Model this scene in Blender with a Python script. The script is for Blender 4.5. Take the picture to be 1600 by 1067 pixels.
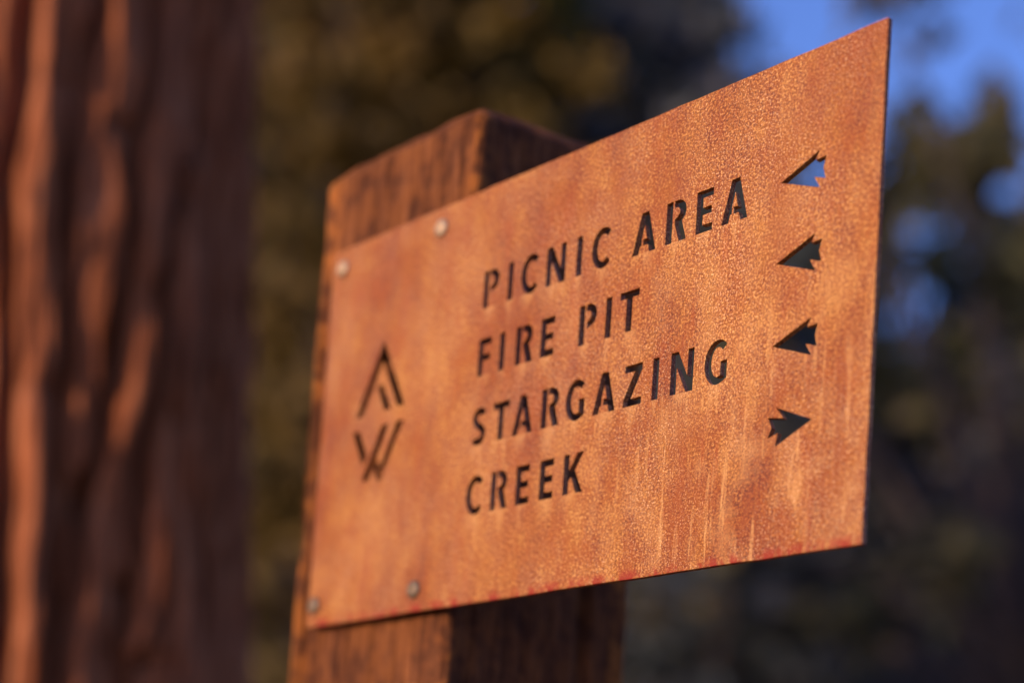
import bpy, math, random
import numpy as np
from mathutils import Vector, Matrix, noise

for o in list(bpy.data.objects):
    bpy.data.objects.remove(o, do_unlink=True)
S = bpy.context.scene
COL = S.collection

# ------------------------------------------------------------------ camera
def cam_axes(yaw, pitch, roll):
    f = Vector((-math.sin(yaw)*math.cos(pitch), math.cos(yaw)*math.cos(pitch), math.sin(pitch)))
    r = Vector((math.cos(yaw), math.sin(yaw), 0)); u = r.cross(f)
    c, s = math.cos(roll), math.sin(roll)
    return c*r + s*u, -s*r + c*u, f
CAM = Vector((1.07106, -0.74615, 1.27752))
RT, UP, FW = cam_axes(math.radians(47.5283), math.radians(3.8722), math.radians(3.6940))
cd = bpy.data.cameras.new('camera')
cam = bpy.data.objects.new('camera', cd); COL.objects.link(cam)
cam.matrix_world = Matrix(((RT.x, UP.x, -FW.x, CAM.x), (RT.y, UP.y, -FW.y, CAM.y),
                           (RT.z, UP.z, -FW.z, CAM.z), (0, 0, 0, 1)))
cd.sensor_width = 36; cd.sensor_fit = 'HORIZONTAL'; cd.lens = 57.51; cd.shift_y = 0.4571
cd.clip_start = 0.05; cd.clip_end = 5000
cd.dof.use_dof = True; cd.dof.focus_distance = 1.020; cd.dof.aperture_fstop = 2.1; cd.dof.aperture_blades = 0
S.camera = cam

# ------------------------------------------------------------------ light
SUN_EL = math.radians(13); SUN_DIR = Vector((-0.10, -.995, 0)).normalized()
SUN_DIR = Vector((SUN_DIR.x*math.cos(SUN_EL), SUN_DIR.y*math.cos(SUN_EL), math.sin(SUN_EL)))
w = bpy.data.worlds.new('World'); S.world = w; w.use_nodes = True
nt = w.node_tree; nt.nodes.clear()
sky = nt.nodes.new('ShaderNodeTexSky'); sky.sky_type = 'NISHITA'; sky.sun_disc = False
sky.sun_elevation = SUN_EL; sky.sun_rotation = math.atan2(SUN_DIR.x, SUN_DIR.y)
sky.ozone_density = 6.0; sky.dust_density = 1.5; sky.air_density = 1.0
bg = nt.nodes.new('ShaderNodeBackground'); bg.inputs[1].default_value = 0.15
wo = nt.nodes.new('ShaderNodeOutputWorld')
tint = nt.nodes.new('ShaderNodeMix'); tint.data_type = 'RGBA'; tint.blend_type = 'MULTIPLY'; tint.inputs[0].default_value = 1
tint.inputs[7].default_value = (1.30, .97, 1.16, 1)      # white balance of the picture: violet blue evening sky
nt.links.new(sky.outputs[0], tint.inputs[6]); nt.links.new(tint.outputs[2], bg.inputs[0]); nt.links.new(bg.outputs[0], wo.inputs[0])
ld = bpy.data.lights.new('sun', 'SUN'); ld.energy = 2.95; ld.angle = math.radians(0.5); ld.color = (1.0, 0.70, 0.42)
sun = bpy.data.objects.new('sun', ld); COL.objects.link(sun)
sun.rotation_euler = SUN_DIR.to_track_quat('Z', 'Y').to_euler()
S.view_settings.view_transform = 'Standard'; S.view_settings.look = 'None'
S.view_settings.exposure = 0.8; S.view_settings.gamma = 1; S.view_settings.use_curve_mapping = False

# ------------------------------------------------------------------ helpers
def tag(o, label=None, cat=None, group=None, kind=None):
    if label: o['label'] = label
    if cat: o['category'] = cat
    if group: o['group'] = group
    if kind: o['kind'] = kind
    return o
def link(name, me, mat=None, parent=None):
    o = bpy.data.objects.new(name, me); COL.objects.link(o)
    if mat and me and not me.materials: me.materials.append(mat)
    if parent: o.parent = parent
    return o
def npmesh(name, V, F, smooth=True):
    V = np.asarray(V, dtype=np.float32); F = np.asarray(F, dtype=np.int32); k = F.shape[1]
    me = bpy.data.meshes.new(name)
    me.vertices.add(len(V)); me.vertices.foreach_set('co', V.ravel())
    me.loops.add(F.size); me.loops.foreach_set('vertex_index', F.ravel())
    me.polygons.add(len(F)); me.polygons.foreach_set('loop_start', np.arange(0, F.size, k, dtype=np.int32))
    me.polygons.foreach_set('use_smooth', np.full(len(F), smooth, dtype=bool))
    me.update(calc_edges=True); me.validate()
    return me
def grid_faces(nr, nc, wrap=True):
    r = np.arange(nr-1)[:, None]; c = np.arange(nc if wrap else nc-1)[None, :]; c2 = (c+1) % nc
    return np.stack([(r*nc+c), (r*nc+c2), ((r+1)*nc+c2), ((r+1)*nc+c)], -1).reshape(-1, 4)
class N:
    """small node-tree builder"""
    def __init__(s, name):
        s.m = bpy.data.materials.new(name); s.m.use_nodes = True; s.t = s.m.node_tree; s.t.nodes.clear()
        s.out = s.t.nodes.new('ShaderNodeOutputMaterial'); s.b = s.t.nodes.new('ShaderNodeBsdfPrincipled')
        s.t.links.new(s.b.outputs[0], s.out.inputs[0])
        s.tc = s.t.nodes.new('ShaderNodeTexCoord').outputs['Object']
    def L(s, a, b): s.t.links.new(a, b)
    def map(s, scale, loc=(0, 0, 0)):
        n = s.t.nodes.new('ShaderNodeMapping'); n.inputs['Scale'].default_value = scale; n.inputs['Location'].default_value = loc
        s.L(s.tc, n.inputs[0]); return n.outputs[0]
    def noise(s, scale, vec=None, detail=4, rough=.55, dist=0):
        n = s.t.nodes.new('ShaderNodeTexNoise'); n.inputs['Scale'].default_value = scale
        n.inputs['Detail'].default_value = detail; n.inputs['Roughness'].default_value = rough
        n.inputs['Distortion'].default_value = dist
        s.L(vec if vec is not None else s.tc, n.inputs['Vector']); return n.outputs[0]
    def ramp(s, fac, stops):
        n = s.t.nodes.new('ShaderNodeValToRGB'); e = n.color_ramp.elements
        while len(e) < len(stops): e.new(.5)
        for x, (p, c) in zip(e, stops):
            x.position = p; x.color = (*c, 1) if len(c) == 3 else c
        s.L(fac, n.inputs[0]); return n.outputs[0]
    def bw(s, fac, a, b):
        if a > b: return s.ramp(fac, [(b, (1, 1, 1)), (a, (0, 0, 0))])
        return s.ramp(fac, [(a, (0, 0, 0)), (b, (1, 1, 1))])
    def mix(s, fac, a, b, mode='MIX'):
        n = s.t.nodes.new('ShaderNodeMix'); n.data_type = 'RGBA'; n.blend_type = mode
        for v, i in ((fac, 0), (a, 6), (b, 7)):
            if isinstance(v, (int, float)): n.inputs[i].default_value = v
            elif isinstance(v, tuple): n.inputs[i].default_value = (*v, 1)
            else: s.L(v, n.inputs[i])
        return n.outputs[2]
    def math(s, op, a, b=0.0):
        n = s.t.nodes.new('ShaderNodeMath'); n.operation = op
        for v, i in ((a, 0), (b, 1)):
            if isinstance(v, (int, float)): n.inputs[i].default_value = v
            else: s.L(v, n.inputs[i])
        return n.outputs[0]
    def bump(s, h, strength, dist):
        n = s.t.nodes.new('ShaderNodeBump'); n.inputs['Strength'].default_value = strength; n.inputs['Distance'].default_value = dist
        s.L(h, n.inputs['Height']); s.L(n.outputs[0], s.b.inputs['Normal'])
    def set(s, **k):
        for q, v in k.items():
            i = s.b.inputs[q.replace('_', ' ')]
            if isinstance(v, tuple): i.default_value = (*v, 1)
            elif isinstance(v, (int, float)): i.default_value = v
            else: s.L(v, i)

# ------------------------------------------------------------------ materials
def mat_corten():
    n = N('weathered_corten_steel')
    fine = n.noise(570, detail=3, rough=.72)
    grain = n.noise(1020, n.map((1, 1, .8)), detail=2, rough=.6)
    mid = n.noise(55, n.map((1, 1, .55)), detail=5, rough=.65)
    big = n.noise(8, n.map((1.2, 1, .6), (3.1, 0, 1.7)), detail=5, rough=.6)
    sx = n.t.nodes.new('ShaderNodeSeparateXYZ'); n.L(n.tc, sx.inputs[0])
    base = n.ramp(fine, [(.39, (.045, .010, .002)), (.47, (.26, .076, .013)), (.53, (.40, .150, .034)), (.61, (.90, .58, .32))])
    tone = n.ramp(mid, [(.38, (.24, .048, .005)), (.5, (.35, .108, .017)), (.62, (.48, .225, .075))])
    c = n.mix(.40, base, tone)
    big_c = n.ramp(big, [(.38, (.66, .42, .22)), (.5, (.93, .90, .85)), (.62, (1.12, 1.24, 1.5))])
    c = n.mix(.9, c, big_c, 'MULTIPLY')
    # orange rust runs and pale streaks washed down the sheet, strongest towards the lower free corner
    wander = n.noise(1, n.map((30, 1, 16), (1, 0, 9)), detail=3, rough=.6)
    patch = n.math('MULTIPLY', n.bw(wander, .42, .62), n.bw(n.noise(6, n.map((1, 1, .8), (7, 0, 4)), detail=2), .42, .62))
    st = n.noise(1, n.map((105, 1, 9), (0, 0, .7)), detail=5, rough=.65, dist=.35)
    c = n.mix(n.math('MULTIPLY', n.math('MULTIPLY', n.bw(st, .54, .68), patch), .45), c, (.70, .44, .27))
    st2 = n.noise(1, n.map((120, 1, 13), (4.3, 0, 2.1)), detail=4, rough=.65, dist=.35)
    c = n.mix(n.math('MULTIPLY', n.math('MULTIPLY', n.bw(st2, .52, .68), n.bw(wander, .6, .42)), .6), c, (.36, .085, .012))
    # narrow pale drips on the lower free end
    low = n.math('MULTIPLY', n.bw(sx.outputs[0], .30, .40), n.bw(sx.outputs[2], .19, .04))
    dr = n.noise(1, n.map((150, 1, 12), (8, 0, 6)), detail=3, rough=.6, dist=.25)
    c = n.mix(n.math('MULTIPLY', n.math('MULTIPLY', n.bw(dr, .56, .66), low), .8), c, (.78, .52, .36))
    c = n.mix(n.math('MULTIPLY', n.math('MULTIPLY', n.bw(dr, .42, .34), low), .6), c, (.26, .07, .016))
    # darker rust clouds
    cl = n.noise(13, n.map((1.1, 1, .7), (21, 0, 13)), detail=5, rough=.62)
    c = n.mix(n.math('MULTIPLY', n.bw(cl, .52, .66), .55), c, (.29, .078, .012))
    # pale weathered bloom, mostly low on the free half, and deep orange scale elsewhere
    bl = n.noise(22, n.map((1.2, 1, .8), (11, 0, 3)), detail=6, rough=.68)
    zone = n.math('MULTIPLY', n.bw(sx.outputs[0], .20, .42), n.bw(sx.outputs[2], .27, .06))
    c = n.mix(n.math('MULTIPLY', n.bw(bl, .47, .62), n.math('ADD', n.math('MULTIPLY', zone, .30), .14)), c, (.66, .42, .29))
    c = n.mix(n.math('MULTIPLY', n.bw(bl, .47, .36), .55), c, (.33, .088, .010))
    # pale wash and rust drips left by the water that runs out of the cut letters
    run = n.noise(1, n.map((120, 1, 5), (2, 0, 5)), detail=4, rough=.65, dist=.2)
    drip = n.math('ADD', n.math('MULTIPLY', n.bw(run, .42, .68), .034), .002)
    below = None
    wob = n.math('ADD', sx.outputs[0], n.math('MULTIPLY', n.math('SUBTRACT', n.noise(110, detail=2), .5), .012))
    for z0, row in LINES:
        xs = [(x/1000, x/1000 + max(p[0] for q in GL[ch]() for p in q)/1000) for ch, x in row]
        stops = []
        for xa, xb in xs:
            stops += [((xa-.0015)/.55, (0, 0, 0)), ((xa+xb)/1.1, (1, 1, 1)), ((xb+.0015)/.55, (0, 0, 0))]
        under = n.math('MULTIPLY', n.ramp(n.math('MULTIPLY', wob, 1/.55), stops), 1.5)
        t = n.math('DIVIDE', n.math('SUBTRACT', z0/1000+.0002, sx.outputs[2]), drip)
        f = n.math('MULTIPLY', n.math('GREATER_THAN', t, 0.0), n.math('MAXIMUM', n.math('SUBTRACT', 1.0, t), 0.0))
        f = n.math('MINIMUM', n.math('MULTIPLY', f, under), 1.0)
        below = f if below is None else n.math('MAXIMUM', below, f)
    c = n.mix(n.math('MULTIPLY', below, .42), c, (.68, .44, .30))
    # rust bleeding round the screws
    for xs, zs in ((.0146, .2898), (.1373, .2898), (.1335, .0164), (.0085, .0166)):
        vd = n.t.nodes.new('ShaderNodeVectorMath'); vd.operation = 'DISTANCE'; vd.inputs[1].default_value = (xs, 0, zs-.002); n.L(n.tc, vd.inputs[0])
        c = n.mix(n.math('MULTIPLY', n.bw(n.math('ADD', vd.outputs['Value'], n.math('MULTIPLY', n.math('SUBTRACT', mid, .5), .012)), .0135, .006), .45), c, (.22, .055, .012))
    c = n.mix(1.0, c, (.72, .58, .28), 'MULTIPLY')
    # bright mineral specks and dark pits, thick in places and worn away in others
    dense = n.bw(n.noise(16, n.map((1, 1, .6), (5, 0, 2)), detail=4, rough=.6), .40, .57)
    c = n.mix(n.math('MULTIPLY', n.bw(grain, .57, .67), n.math('ADD', n.math('MULTIPLY', dense, .5), .06)), c, (.90, .62, .36))
    c = n.mix(n.math('MULTIPLY', n.bw(grain, .45, .35), .8), c, (.09, .022, .005))
    # fresh red rust spots along the lower edge
    edge = n.bw(sx.outputs[2], .0075, .002)
    spots = n.bw(n.noise(70, n.map((1, 1, .5), (1.3, 0, 0)), detail=4, rough=.65), .47, .55)
    c = n.mix(n.math('MULTIPLY', edge, spots), c, (.22, .014, .003))
    n.set(Base_Color=c, Metallic=0.0, Roughness=n.ramp(mid, [(.3, (.5,)*3), (.7, (.72,)*3)]))
    n.b.inputs['Specular IOR Level'].default_value = .28
    h = n.math('ADD', n.math('MULTIPLY', fine, .8), n.math('MULTIPLY', grain, .5))
    n.bump(h, .55, .0010)
    return n.m
def mat_wood():
    n = N('weathered_post_timber')
    g = n.noise(1, n.map((240, 240, 22)), detail=5, rough=.6, dist=.3)
    g2 = n.noise(1, n.map((60, 60, 3.5), (2, 1, 0)), detail=4, rough=.6)
    blot = n.noise(44, n.map((1, 1, .9)), detail=6, rough=.65)
    c = n.ramp(g, [(.34, (.045, .015, .006)), (.5, (.125, .046, .018)), (.66, (.23, .095, .038))])
    c = n.mix(.3, c, n.ramp(g2, [(.40, (.055, .020, .008)), (.6, (.19, .078, .032))]))
    # arrises and top worn down to fresher orange wood
    sp_ = n.t.nodes.new('ShaderNodeSeparateXYZ'); n.L(n.tc, sp_.inputs[0])
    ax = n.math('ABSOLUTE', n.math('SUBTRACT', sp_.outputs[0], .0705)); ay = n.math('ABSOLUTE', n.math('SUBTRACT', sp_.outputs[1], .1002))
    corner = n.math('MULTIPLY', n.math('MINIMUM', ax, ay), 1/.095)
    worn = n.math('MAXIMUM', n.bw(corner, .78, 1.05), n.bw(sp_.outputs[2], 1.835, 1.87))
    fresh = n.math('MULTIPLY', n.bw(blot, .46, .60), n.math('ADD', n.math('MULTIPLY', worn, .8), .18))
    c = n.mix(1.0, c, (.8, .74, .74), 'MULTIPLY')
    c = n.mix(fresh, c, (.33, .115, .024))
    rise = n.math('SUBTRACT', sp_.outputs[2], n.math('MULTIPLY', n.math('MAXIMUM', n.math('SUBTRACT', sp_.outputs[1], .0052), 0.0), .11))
    c = n.mix(n.math('MULTIPLY', n.bw(rise, 1.869, 1.873), .7), c, (.36, .135, .085))  # end grain of the chamfer, its sky light painted in as lighter red
    c = n.mix(n.math('MULTIPLY', n.bw(blot, .50, .34), .55), c, (.035, .013, .007))
    n.set(Base_Color=c, Roughness=.85); n.b.inputs['Specular IOR Level'].default_value = .08
    n.bump(n.math('ADD', g, blot), .8, .004)
    return n.m
def mat_bark():
    n = N('furrowed_red_bark')
    fib = n.noise(1, n.map((55, 55, 5)), detail=6, rough=.65, dist=.4)
    blot = n.noise(5, n.map((1, 1, .45)), detail=4)
    c = n.ramp(fib, [(.36, (.085, .024, .009)), (.5, (.24, .073, .027)), (.64, (.37, .14, .062))])
    c = n.mix(n.bw(blot, .40, .65), c, n.mix(.6, c, (.32, .122, .06)))
    n.set(Base_Color=c, Roughness=.85); n.b.inputs['Specular IOR Level'].default_value = .06
    n.bump(fib, .7, .012)
    return n.m
def mat_steel(name='dull_galvanised_steel', k=1.0):
    n = N(name)
    g = n.noise(180, detail=4)
    n.set(Base_Color=n.ramp(g, [(p_, tuple(k*v for v in c_)) for p_, c_ in ((.35, (.26, .18, .11)), (.6, (.40, .29, .185)), (.72, (.26, .11, .04)))]), Metallic=.35,
          Roughness=n.ramp(g, [(.3, (.5,)*3), (.7, (.65,)*3)]))
    n.bump(n.noise(900, detail=2), .2, .0004)
    return n.m
def mat_leaf(name, a, b, tl=.25):
    n = N(name)
    oi = n.t.nodes.new('ShaderNodeObjectInfo').outputs['Random']
    g = n.noise(1.3, detail=3)
    c = n.mix(n.bw(g, .35, .65), a, b)
    hs = n.t.nodes.new('ShaderNodeHueSaturation'); n.L(c, hs.inputs['Color'])
    n.L(n.math('ADD', n.math('MULTIPLY', oi, .05), .475), hs.inputs['Hue'])
    n.L(n.math('ADD', n.math('MULTIPLY', oi, .5), .75), hs.inputs['Value'])
    n.set(Base_Color=hs.outputs[0], Roughness=.65); n.b.inputs['Specular IOR Level'].default_value = .25
    tr = n.t.nodes.new('ShaderNodeBsdfTranslucent'); n.L(hs.outputs[0], tr.inputs[0])
    mx = n.t.nodes.new('ShaderNodeMixShader'); mx.inputs[0].default_value = tl
    n.L(n.b.outputs[0], mx.inputs[1]); n.L(tr.outputs[0], mx.inputs[2]); n.L(mx.outputs[0], n.out.inputs[0])
    return n.m
def mat_ground():
    n = N('forest_floor')
    a = n.noise(.35, detail=6); b = n.noise(9, detail=6, rough=.7)
    c = n.mix(n.bw(a, .4, .6), (.20, .125, .055), (.27, .19, .085))
    c = n.mix(n.math('MULTIPLY', n.bw(b, .5, .68), .7), c, (.11, .065, .03))
    n.set(Base_Color=c, Roughness=.95); n.bump(b, .8, .05)
    return n.m
WOOD, BARK, STEEL, GROUND = mat_wood(), mat_bark(), mat_steel(), mat_ground()
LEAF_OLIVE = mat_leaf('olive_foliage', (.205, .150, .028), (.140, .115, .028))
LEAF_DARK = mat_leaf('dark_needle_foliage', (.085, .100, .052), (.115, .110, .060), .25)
LEAF_HAZE = mat_leaf('haze_tinted_needle_foliage', (.095, .122, .135), (.125, .125, .135), .25)  # blue haze and skylight of the far trees put into the needle colour
LEAF_BROAD = mat_leaf('broad_leaf_foliage', (.085, .095, .035), (.115, .105, .045))
def mat_dullbark():
    n = N('grey_brown_bark'); g = n.noise(1, n.map((14, 14, 2)), detail=5)
    n.set(Base_Color=n.ramp(g, [(.35, (.022, .016, .014)), (.65, (.065, .045, .038))]), Roughness=.9); n.bump(g, .8, .03)
    return n.m
BARK2 = mat_dullbark()

# ------------------------------------------------------------------ ground and hillside
def hz(x, y):
    """height of the wooded hillside that rises beyond the post"""
    d = (x-CAM.x)*(-.7375) + (y-CAM.y)*.6754; l = (x-CAM.x)*.6754 + (y-CAM.y)*.7375
    t = min(max((d-30)/62, 0), 1); t = t*t*(3-2*t)
    h = 31*t*(1 - .55*min(max((l-1)/18, 0), 1))
    h += .25*noise.noise(Vector((x*.12, y*.12, 0)))*min(1, max(0, (math.hypot(x, y)-2)/6))
    return h
def build_ground():
    r = np.concatenate([np.linspace(0, 60, 61), np.geomspace(66, 2500, 30)])
    na = 128; V = []
    for q in r:
        for k in range(na):
            a = 2*math.pi*k/na; x, y = q*math.cos(a), q*math.sin(a)
            V.append((x, y, hz(x, y) + (q*0.0 if q < 60 else 0)))
    F = grid_faces(len(r), na)
    tag(link('ground', npmesh('ground', V, F), GROUND), kind='structure')
build_ground()

# ------------------------------------------------------------------ glyphs (mm, cap height 27.3)
def arc(cx, cy, rx, ry, a0, a1, n=14):
    return [(cx+rx*math.cos(math.radians(a0+(a1-a0)*i/n)), cy+ry*math.sin(math.radians(a0+(a1-a0)*i/n))) for i in range(n+1)]
def stroke(pts, wd):
    P = [Vector(p) for p in pts]; l, r = [], []
    for i, p in enumerate(P):
        d = (P[min(i+1, len(P)-1)] - P[max(i-1, 0)]).normalized(); n = Vector((-d.y, d.x))*wd/2
        l.append(tuple(p+n)); r.append(tuple(p-n))
    return l + r[::-1]
H_ = 27.3
def g_rect(w_=5.2): return [[(0, 0), (w_, 0), (w_, H_), (0, H_)]]
def g_C(): 
    return [arc(10.3, 13.65, 10.3, 14.1, 47, 313, 26) + arc(10.6, 13.65, 5.3, 9.5, 313, 47, 22)]
def g_G():
    return [arc(10.3, 13.65, 10.3, 14.1, 47, 292, 26) + [(18.0, 2.6), (18.0, 13.8), (12.9, 13.8), (12.9, 5.2)] + arc(10.6, 13.65, 5.3, 9.5, 290, 47, 22)]
def g_S():
    c = arc(7.7, 19.6, 4.9, 5.3, 30, 235, 16) + arc(6.8, 7.7, 5.1, 5.3, 55, -145, 16)
    return [stroke(c, 4.9)]
def g_P():
    return [g_rect()[0], [(6.6, H_), (9.5, H_)] + arc(9.5, 19.4, 6.9, 7.9, 85, -50, 12) + [(7.9, 10.6), (7.5, 15.2), (9.4, 16.0)] + arc(8.6, 19.6, 2.6, 3.3, -40, 75, 8) + [(6.6, 22.9)]]
def g_R():
    return [g_rect()[0], [(6.6, H_), (9.6, H_)] + arc(9.6, 19.6, 7.1, 7.7, 85, -42, 12) + [(13.3, 13.2), (17.4, 0), (11.6, 0), (7.3, 11.9), (7.4, 15.4), (9.4, 16.2)] + arc(8.8, 19.7, 2.6, 3.2, -40, 75, 8) + [(6.6, 22.9)]]
def g_A():
    return [[(0, 0), (5.4, 0), (6.75, 5.2), (8.0, 5.2), (8.0, 9.3), (7.8, 9.3), (10.25, 19.2), (12.7, 9.3), (9.6, 9.3), (9.6, 5.2), (13.7, 5.2), (15.1, 0), (20.5, 0), (13.3, H_), (7.2, H_)]]
def g_E(): return [[(0, 0), (13.4, 0), (13.4, 4.7), (5.2, 4.7), (5.2, 11.5), (12.4, 11.5), (12.4, 16.0), (5.2, 16.0), (5.2, 22.6), (13.4, 22.6), (13.4, H_), (0, H_)]]
def g_F(): return [[(0, 0), (5.2, 0), (5.2, 11.0), (12.4, 11.0), (12.4, 15.6), (5.2, 15.6), (5.2, 22.6), (13.4, 22.6), (13.4, H_), (0, H_)]]
def g_T(): return [[(5.9, 0), (11.1, 0), (11.1, 22.6), (17, 22.6), (17, H_), (0, H_), (0, 22.6), (5.9, 22.6)]]
def g_Z(): return [[(0, 0), (16, 0), (16, 4.7), (6.6, 4.7), (15.8, 22.9), (15.8, H_), (.5, H_), (.5, 22.6), (9.4, 22.6), (0, 4.3)]]
def g_N(): return [[(0, 0), (4.9, 0), (4.9, 17.2), (13.4, 0), (19, 0), (19, H_), (14.1, H_), (14.1, 10.2), (5.7, H_), (0, H_)]]
def g_K(): return [[(0, 0), (5.2, 0), (5.2, 8.6), (7.3, 11.6), (12.7, 0), (18.7, 0), (10.9, 15.6), (18.4, H_), (12.4, H_), (5.2, 16.0), (5.2, H_), (0, H_)]]
GL = dict(I=g_rect, C=g_C, G=g_G, S=g_S, P=g_P, R=g_R, A=g_A, E=g_E, F=g_F, T=g_T, Z=g_Z, N=g_N, K=g_K)
LINES = [
    (215.4, [('P', 190), ('I', 216.0), ('C', 229.8), ('N', 255.4), ('I', 285), ('C', 299.6), ('A', 337.5), ('R', 366.6), ('E', 392.2), ('A', 413.3)]),
    (165.4, [('F', 189), ('I', 211.6), ('R', 228.8), ('E', 254.2), ('P', 291.6), ('I', 316.5), ('T', 329.4)]),
    (114.6, [('S', 187.4), ('T', 209.4), ('A', 230.3), ('R', 259.6), ('G', 283.2), ('A', 309.4), ('Z', 337.3), ('I', 362.5), ('N', 378.1), ('G', 406.3)]),
    (64.4, [('C', 185.6), ('R', 212.2), ('E', 238.3), ('E', 262.2), ('K', 285.4)])]
CORTEN = mat_corten()
holes = []
for z0, row in LINES:
    for ch, x0 in row:
        for poly in GL[ch](): holes.append([(x0+x, z0+z) for x, z in poly])
def arrow(x, z, s):
    half = [(0, 0), (27.8, 11.7), (25.2, 6.4), (33.0, 6.9), (31.2, 0), (33.0, -6.6), (24.6, -3.6), (29.2, -11.3)]
    if s < 0: half = [(0, 0), (26.5, 11.6), (20.8, 4.4), (32.5, 6.6), (29.4, .1), (32.2, -6.0), (24.6, -3.6), (26.2, -11.9)]
    return [(x+s*a, z+b) for a, b in half]
holes += [arrow(459, 229.4, 1), arrow(459, 179.3, 1), arrow(459.2, 128.6, 1), arrow(491.4, 78.6, -1)]
holes += [[(75.6, 217.6), (106.0, 161.5), (97.4, 161.5), (75.6, 202), (54.2, 161.5), (45.6, 161.5)],
          [(70.2, 182.6), (78.4, 182.6), (89.4, 161.5), (81.0, 161.5)],
          [(43.2, 150), (51.8, 150), (62.9, 129), (58.6, 121.2)],
          [(79.9, 150), (88.4, 150), (76.0, 126.5), (81.1, 117.0), (98.0, 150), (106.4, 150), (85.1, 110), (86.6, 107.2), (77.9, 107.2), (71.9, 118.4), (67.2, 109.2), (58.4, 109.2)]]
PW, PH, PT = .531, .306, .0042
def build_plate(parent):
    cu = bpy.data.curves.new('sign_plate_outline', 'CURVE'); cu.dimensions = '2D'; cu.fill_mode = 'BOTH'
    cu.extrude = PT/2 - .00035; cu.bevel_depth = .00035; cu.bevel_resolution = 1; cu.offset = -.00035
    def spl(pts):
        s = cu.splines.new('POLY'); s.points.add(len(pts)-1); s.use_cyclic_u = True
        for q, (x, z) in zip(s.points, pts): q.co = (x/1000, z/1000, 0, 1)
    rnd = random.Random(4)
    out = []
    cs = [(0, 0), (531, 0), (531, 306), (0, 306)]
    for i in range(4):
        a, b = cs[i], cs[(i+1) % 4]; n = 30 if i % 2 == 0 else 18
        for k in range(n):
            t = k/n; j = 0 if k == 0 else rnd.uniform(-.3, .3)
            x, z = a[0]+(b[0]-a[0])*t, a[1]+(b[1]-a[1])*t
            out.append((x+(j if i % 2 else 0), z+(0 if i % 2 else j)))
    spl(out)
    for h in holes: spl(h)
    co = bpy.data.objects.new('tmp_outline', cu); COL.objects.link(co)
    dg = bpy.context.evaluated_depsgraph_get()
    me = bpy.data.meshes.new_from_object(co.evaluated_get(dg))
    bpy.data.objects.remove(co, do_unlink=True); bpy.data.curves.remove(cu)
    me.name = 'steel_sign'
    # stand the sheet up: local x = along the sheet, z = up, front face at y = 0
    me.transform(Matrix(((1, 0, 0, 0), (0, 0, -1, PT/2), (0, 1, 0, 0), (0, 0, 0, 1))))
    for p in me.polygons: p.use_smooth = False
    me.materials.clear()
    o = link('steel_sign', me, CORTEN, parent); o.location = (0, 0, 1.5)
    return o

# ------------------------------------------------------------------ signpost
def build_post(parent):
    x0, wd, y0, top = -.0347, .195, .0096, 1.8765
    nseg = 46; c = .007; per = []
    # rounded square perimeter, counter-clockwise from the front face
    cx, cy, hw = x0+wd/2, y0+wd/2, wd/2
    for side in range(4):
        a = side*math.pi/2; n = Vector((math.sin(a), -math.cos(a))); t = Vector((math.cos(a), math.sin(a)))
        for k in range(nseg):
            u = -1 + 2*k/(nseg-1); q = t*(u*(hw-c)) + n*hw
            per.append((cx+q.x, cy+q.y, n.x, n.y, u))
        for k in range(1, 4):
            b = k/4*math.pi/2; nn = n*math.cos(b)+t*math.sin(b); q = t*(hw-c)+n*(hw-c)+nn*c
            per.append((cx+q.x, cy+q.y, nn.x, nn.y, 1))
    zs = np.concatenate([np.linspace(-.3, 1.35, 60), np.linspace(1.36, top-.004, 190)])
    V = []
    for z in zs:
        for (x, y, nx, ny, u) in per:
            v = Vector((x, y, z))
            d = .0016*noise.noise(v*9) + .0012*noise.noise(Vector((x*160, y*160, z*5)))
            crack = noise.noise(Vector((x*55+3, y*55, z*1.6)))
            if crack > .42: d -= .008*(crack-.42)/.3
            e = abs(u)**10          # worn corners
            chip = noise.noise(Vector((x*4, y*4+7, z*13)))
            d -= e*max(0, chip-.1)*.006
            d = min(d, -.0002) - .0006
            sh = -.013*(1.86-z)*min(1, max(0, (cx-x)/hw)) if z > 1.2 else -.0086*min(1, max(0, (cx-x)/hw))
            V.append((x+nx*d+sh, y+ny*d, z))
    nper = len(per); nr = len(zs)
    # chamfered top
    for ins, z in ((.002, top), (.014, top+.012), (.018, top+.0145), (.05, top+.0155), (.085, top+.016)):
        for (x, y, nx, ny, u) in per:
            s = (hw-ins)/hw; q = Vector((cx+(x-cx)*s, cy+(y-cy)*s, z))
            V.append((q.x, q.y, z + .0016*noise.noise(Vector((q.x*40, q.y*40, 2)))))
        nr += 1
    # the top is cut on a slight slant, rising to the back
    V = [(x, y, z + max(0, y-y0)*.11*min(1, max(0, (z-1.75)/.1))) for x, y, z in V]
    me = npmesh('wooden_post', V, grid_faces(nr, nper))
    return link('wooden_post', me, WOOD, parent)
def screw_mesh():
    prof = [(0, .0018), (.0019, .0018), (.0024, .0036), (.0036, .0035), (.0052, .0029), (.0064, .0019), (.0070, .0008), (.0071, .0), (.0071, -.0004), (.003, -.0006), (.003, -.014)]
    n = 24; V = []
    for r, h in prof:
        for k in range(n):
            a = 2*math.pi*k/n
            rr = r*(1+.28*math.cos(6*a)) if 0 < r < .0026 else r
            V.append((rr*math.cos(a), -h, rr*math.sin(a)))
    return npmesh('screw', V, grid_faces(len(prof), n)[:, ::-1])
sp = bpy.data.objects.new('signpost', None); COL.objects.link(sp)
tag(sp, 'square timber post with a rusty steel direction sign screwed to it', 'signpost')
build_post(sp)
plate = build_plate(sp)
sm = screw_mesh(); sm2 = sm.copy()
STEEL_DARK = mat_steel('darker_screw_steel', .42)  # same screw steel, evenly darker for the lower pair
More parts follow.
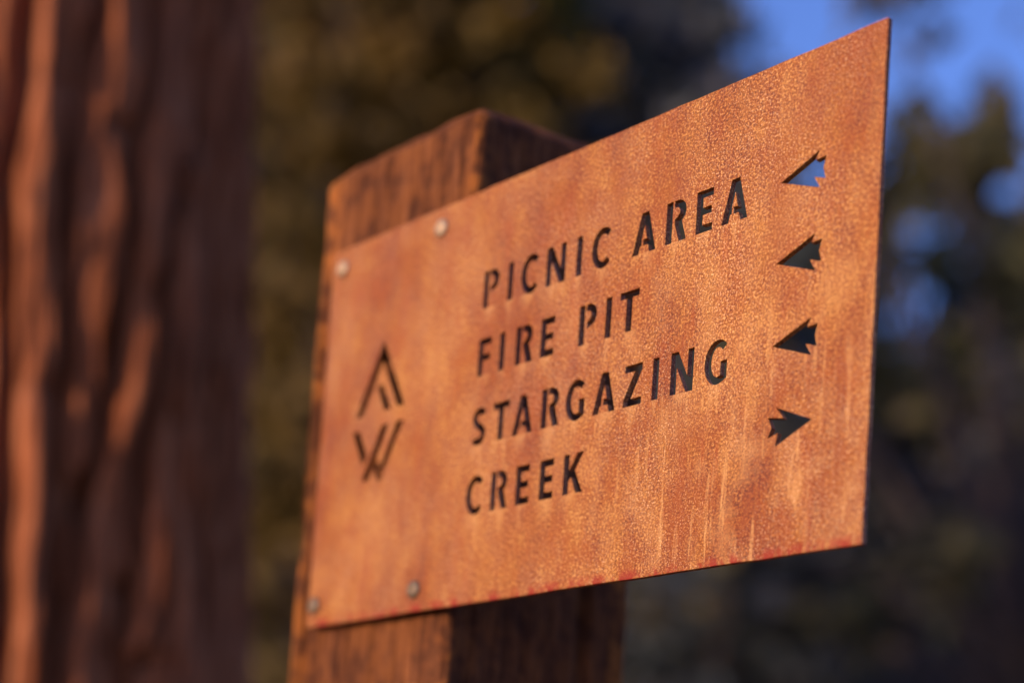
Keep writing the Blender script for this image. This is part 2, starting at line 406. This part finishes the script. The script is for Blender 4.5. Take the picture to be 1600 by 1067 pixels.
for i, (x, z, r) in enumerate(((14.6, 289.8, .3), (137.3, 289.8, 1.1), (133.5, 16.4, .7), (8.5, 16.6, 2.0))):
    s = link('screw', sm if i < 2 else sm2, STEEL if i < 2 else STEEL_DARK, plate); s.location = (x/1000, -.0001, z/1000); s.rotation_euler = (0, r, 0)
    s['label'] = 'bright domed screw head' if i < 2 else 'dark domed screw head'

# ------------------------------------------------------------------ big furrowed tree beside the sign
FUR = [
 [(-.482,2.524),(-.494,2.447),(-.529,2.369),(-.546,2.302),(-.539,2.191),(-.515,2.081),(-.511,1.888),(-.496,1.708),(-.49,1.565)],
 [(-.188,2.563),(-.221,2.496),(-.252,2.407),(-.292,2.293),(-.299,2.156),(-.283,2.064),(-.294,1.975)],
 [(.077,2.603),(.035,2.468),(-.01,2.364),(-.013,2.267),(-.042,2.177),(-.087,2.06),(-.139,1.894),(-.179,1.844),(-.204,1.762),(-.242,1.645),(-.272,1.576)],
 [(.468,2.654),(.449,2.578),(.387,2.464),(.251,2.342),(.159,2.172),(.133,2.083),(.07,1.912),(.059,1.794),(.045,1.695),(-.021,1.635),(.025,1.586)],
 [(.582,2.582),(.526,2.406),(.509,2.152),(.452,2.087),(.449,1.886),(.421,1.687),(.416,1.612)],
 [(-.013,2.267),(.031,2.34),(.039,2.419)],
 [(-.444,2.441),(-.424,2.49),(-.409,2.539)]]
def build_big_tree():
    TX, TY, Z0 = -1.40928, .39491, 2.15
    root = bpy.data.objects.new('redwood_tree', None); COL.objects.link(root)
    root.location = (TX, TY, 0)
    tag(root, 'thick reddish tree trunk with deeply furrowed bark left of the signpost', 'tree')
    rh = Vector((.6754, .7375))
    zs = np.concatenate([np.linspace(-.2, 1.42, 40), np.linspace(1.44, 2.75, 210), np.linspace(2.8, 4.2, 40), np.linspace(4.5, 15, 40)])
    na = 420; th = np.linspace(-math.pi, math.pi, na, endpoint=False)
    rnd = random.Random(11); furs = []
    # extend the furrows above and below, add more all round the trunk
    for f in FUR[:5]:
        top, bot = f[0], f[-1]
        g = [(top[0]+.05*(k+1)*rnd.uniform(-1, 1.2), top[1]+.35*(k+1)) for k in range(36)][::-1] + f + [(bot[0]-.03*(k+1)*rnd.uniform(-.5, 1), bot[1]-.3*(k+1)) for k in range(6)]
        furs.append((g, rnd.uniform(.9, 1.1)))
    furs += [(f, .75) for f in FUR[5:]]
    a = .78
    while a < 2*math.pi - .75:
        p, g, z = a, [], 15.2
        while z > -.4:
            g.append((p, z)); z -= .16; p += rnd.uniform(-.035, .03)
        furs.append((g, rnd.uniform(.7, 1.1))); a += rnd.uniform(.14, .30)
    for k in range(110):      # thin cracks between the main furrows
        p, z, g = rnd.uniform(-1.2, 1.4), rnd.uniform(1.4, 2.9), []
        for q in range(rnd.randint(3, 8)):
            g.append((p, z)); z -= .06; p += rnd.uniform(-.03, .022)
        furs.append((g, rnd.uniform(.18, .5)))
    PITS = [(-.087, 2.07, .045, .035, .035), (-.18, 1.845, .06, .030, .045), (.12, 2.16, .05, .030, .028), (-.36, 2.44, .06, .018, .020), (-.09, 2.40, .06, .018, .022),
            (-.37, 1.99, .05, .02, .018), (.22, 2.0, .05, .022, .020), (-.02, 1.72, .06, .02, .02), (.30, 2.35, .06, .025, .022), (.12, 1.62, .08, .018, .03)]
    V = np.zeros((len(zs), na, 3))
    for i, z in enumerate(zs):
        depth = np.zeros(na)
        for g, amp in furs:
            gz = [q[1] for q in g][::-1]; gt = [q[0] for q in g][::-1]
            if z < gz[0]-.06 or z > gz[-1]+.06: continue
            c = np.interp(z, gz, gt) + .02*noise.noise(Vector((z*9, g[0][0]*7, 1)))
            d = (th-c+math.pi) % (2*math.pi) - math.pi
            end = min(1, (z-gz[0]+.06)/.1, (gz[-1]+.06-z)/.1)
            wv = .043*(1+.4*noise.noise(Vector((z*5, g[0][0]*3, 5))))
            depth = np.maximum(depth, amp*max(0, end)*np.exp(-np.abs(d/wv)**2.4))
        R0 = .36-.012*(z-Z0)
        if z < .9: R0 += .16*(1-max(z, 0)/.9)**2
        ax = (TX - rh.x*.045*(z-Z0), TY - rh.y*.045*(z-Z0))
        for k in range(na):
            t = th[k]; c, s = math.cos(t), math.sin(t)
            n1 = noise.noise(Vector((c*2.6, s*2.6, z*1.3)))
            n2 = noise.noise(Vector((c*11, s*11, z*3.2)))
            n3 = noise.noise(Vector((c*30, s*30, z*4)))
            n4 = noise.noise(Vector((c*60, s*60, z*14)))
            pl = noise.noise(Vector((c*7+9, s*7, z*4.5))); step = .006*max(-1, min(1, pl*5))
            for pt, pz, sw, sh_, pd in PITS:
                e = ((t-pt)/sw)**2 + ((z-pz)/sh_)**2
                if e < 5: n1 -= pd/.010*math.exp(-e)
            r = R0 + .010*n1 + .006*n2 + .010*n3 + .005*n4 + step - .060*depth[k]
            V[i, k] = (ax[0]+c*r-TX, ax[1]+s*r-TY, z)
    me = npmesh('trunk', V.reshape(-1, 3), grid_faces(len(zs), na))
    tr = link('trunk', me, BARK, root)
    # dark knot holes are pushed into the bark, limbs start well above the picture
    rnd = random.Random(5); LV, LF, QV, QF = [], [], [], []
    for k in range(26):
        z = 6 + 9*k/26; a = k*2.4; L = 2.6*(1-.6*(k/26)); ax = Vector((-rh.x*.045*(z-Z0), -rh.y*.045*(z-Z0), z))
        tip = ax + Vector((math.cos(a)*L, math.sin(a)*L, -.5))
        tube(LV, LF, [ax, ax.lerp(tip, .5)+Vector((0, 0, .15)), tip], [.05, .035, .01], 6)
        for q in range(120):
            u = rnd.uniform(.2, 1.05); c = ax.lerp(tip, u) + Vector((rnd.gauss(0, .28), rnd.gauss(0, .28), rnd.gauss(-.1, .16)))
            leaf(QV, QF, c, rnd.uniform(.06, .12), rnd)
    link('limb', npmesh('limb', LV, LF), BARK, root)
    cr = link('crown', npmesh('crown', QV, QF, False), LEAF_DARK, root)
def tube(V, F, pts, rad, n):
    b = len(V)
    for i, p in enumerate(pts):
        d = (pts[min(i+1, len(pts)-1)]-pts[max(i-1, 0)]).normalized()
        x = d.orthogonal().normalized(); y = d.cross(x)
        for k in range(n):
            a = 2*math.pi*k/n; q = p + (x*math.cos(a)+y*math.sin(a))*rad[i]; V.append((q.x, q.y, q.z))
    for i in range(len(pts)-1):
        for k in range(n):
            F.append((b+i*n+k, b+i*n+(k+1) % n, b+(i+1)*n+(k+1) % n, b+(i+1)*n+k))
def leaf(V, F, c, s, rnd, flat=0.0):
    n = Vector((rnd.gauss(0, 1), rnd.gauss(0, 1), rnd.gauss(flat, 1))).normalized(); x = n.orthogonal().normalized()
    a = rnd.uniform(0, 6.28); y = n.cross(x); x, y = x*math.cos(a)+y*math.sin(a), y*math.cos(a)-x*math.sin(a)
    b = len(V); L = s*1.5
    for q in (c-x*L, c-y*s*.6+n*s*.15, c+x*L, c+y*s*.6+n*s*.15): V.append((q.x, q.y, q.z))
    F.append((b, b+1, b+2, b+3))
build_big_tree()

# ------------------------------------------------------------------ forest trees
def conifer_meshes(h, spread, seed, dens, base=.12):
    rnd = random.Random(seed); TV, TF, QV, QF = [], [], [], []
    lean = Vector((rnd.gauss(0, .01), rnd.gauss(0, .01), 1))
    tube(TV, TF, [lean*(h*t)+Vector((0, 0, -.4 if t == 0 else 0)) for t in (0, .05, .3, .6, .85, 1)], [h*.022, h*.017, h*.014, h*.009, h*.004, .01], 9)
    nb = int(h*7)
    for k in range(nb):
        t = base + (1-base)*(k/nb)**.92; z = h*t; L = spread*(1-t)**.75*rnd.uniform(.65, 1.12)+.15; a = k*2.399+rnd.uniform(-.3, .3)
        p = lean*z; tip = p + Vector((math.cos(a)*L, math.sin(a)*L, -L*rnd.uniform(.12, .42)))
        tube(TV, TF, [p, p.lerp(tip, .5)+Vector((0, 0, .06*L)), tip], [.012+.018*L/spread, .02, .006], 5)
        for q in range(int(dens*(.4+L))):
            u = rnd.uniform(.12, 1.05)**.8; wd = .34*L*(1.1-u)+.1
            c = p.lerp(tip, u) + Vector((rnd.gauss(0, wd*.55), rnd.gauss(0, wd*.55), rnd.gauss(-.08, .12)))
            leaf(QV, QF, c, rnd.uniform(.07, .15), rnd, 1.0)
    return npmesh('trunk', TV, TF), npmesh('crown', QV, QF, False)
def broad_meshes(h, spread, seed, ncl, per):
    rnd = random.Random(seed); TV, TF, QV, QF = [], [], [], []
    fork = Vector((rnd.gauss(0, .2), rnd.gauss(0, .2), h*.3))
    tube(TV, TF, [Vector((0, 0, -.4)), Vector((0, 0, .4)), fork*.6, fork], [h*.02, h*.015, h*.012, h*.01], 9)
    for k in range(ncl):
        a = k*2.4; t = (k+.5)/ncl; rr = spread*math.sqrt(rnd.uniform(.08, 1)); zz = h*(.38+.6*rnd.random())*(1-.22*(rr/spread)**2)
        tip = Vector((math.cos(a)*rr, math.sin(a)*rr, zz)); mid = fork.lerp(tip, .5)+Vector((rnd.gauss(0, .25), rnd.gauss(0, .25), .3))
        tube(TV, TF, [fork, mid, tip], [h*.006, h*.004, .006], 5)
        R = rnd.uniform(.35, .75)*spread*.36
        for q in range(per):
            d = Vector((rnd.gauss(0, 1), rnd.gauss(0, 1), rnd.gauss(0, .75))).normalized()*R*rnd.random()**.45
            leaf(QV, QF, tip+d, rnd.uniform(.05, .11), rnd, .6)
    return npmesh('trunk', TV, TF), npmesh('crown', QV, QF, False)
def at(px, d):
    """ground point d metres ahead of the lens at column px of the photograph"""
    l = (px-800)/2556*d
    x = CAM.x - .7375*d + .6754*l; y = CAM.y + .6754*d + .7375*l
    return Vector((x, y, hz(x, y)))
def lift(px, d, sc, hgt):
    t = min(max((d-9)/70, 0), 1); l = (px-800)/2556*d
    return sc + 17*t*t*(3-2*t)*(1 - .45*min(max((l+2)/22, 0), 1))/hgt
def plant(name, meshes, leafmat, loc, sc, rz, label, group):
    r = bpy.data.objects.new(name, None); COL.objects.link(r); r.location = loc; r.scale = (sc, sc, sc); r.rotation_euler = (0, 0, rz)
    tag(r, label, 'tree', group)
    link('trunk', meshes[0], BARK2, r); link('crown', meshes[1], leafmat, r)
    return r
rnd = random.Random(21)
CA = conifer_meshes(15, 3.4, 1, 34); CB = conifer_meshes(15, 2.7, 2, 30); CC = conifer_meshes(15, 3.8, 3, 36, .06)
BB = broad_meshes(8, 1.8, 6, 30, 55); BC = broad_meshes(8, 1.0, 9, 26, 60)
CA2 = tuple(m.copy() for m in CA); CC2 = tuple(m.copy() for m in CC)
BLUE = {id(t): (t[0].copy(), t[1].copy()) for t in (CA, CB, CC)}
# olive-lit conifers seen between the trunk and the sign
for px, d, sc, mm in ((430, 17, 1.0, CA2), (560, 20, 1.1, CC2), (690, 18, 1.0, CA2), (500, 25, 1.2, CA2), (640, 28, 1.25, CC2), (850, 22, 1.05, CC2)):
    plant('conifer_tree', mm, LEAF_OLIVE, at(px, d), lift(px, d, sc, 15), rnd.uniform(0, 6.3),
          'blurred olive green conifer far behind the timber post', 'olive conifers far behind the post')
# darker trees behind the sheet and below its free end
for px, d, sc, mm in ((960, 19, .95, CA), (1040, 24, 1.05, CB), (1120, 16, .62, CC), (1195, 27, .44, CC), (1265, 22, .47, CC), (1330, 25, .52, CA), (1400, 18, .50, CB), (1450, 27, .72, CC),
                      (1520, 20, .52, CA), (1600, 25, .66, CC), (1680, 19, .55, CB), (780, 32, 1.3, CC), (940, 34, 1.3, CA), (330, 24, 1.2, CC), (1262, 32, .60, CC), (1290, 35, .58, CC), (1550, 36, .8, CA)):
    plant('conifer_tree', mm if px < 950 else BLUE[id(mm)], LEAF_DARK if px < 950 else LEAF_HAZE, at(px, d), lift(px, d, sc, 15), rnd.uniform(0, 6.3),
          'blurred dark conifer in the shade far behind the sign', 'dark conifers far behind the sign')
for px, d, sc, mm in ((1510, 15, 1.4, BB), (1690, 20, 1.7, BB), (930, 24, 1.9, BC), (1460, 24, 1.5, BB), (1050, 29, 1.9, BC), (1420, 33, 2.2, BC), (1290, 44, 1.7, BB)):
    plant('broadleaf_tree', mm, LEAF_BROAD, at(px, d), lift(px, d, sc, 8), rnd.uniform(0, 6.3),
          'blurred thin leafy tree against the blue sky far behind the sign', 'leafy trees against the sky')
# two unseen conifers added left of the frame to keep low sun off the trees beyond
for x, y, sc, m, lab in ((-8.6, -7.5, .95, CC, 'tall broad conifer added out of view to shade the far trees'),
                         (-13.5, -6.5, .55, CA, 'small slim conifer added out of view beyond the broad one, for shade')):
    plant('conifer_tree', m, LEAF_DARK, Vector((x, y, hz(x, y))), sc, x, lab, 'unseen conifers added to cast shade')
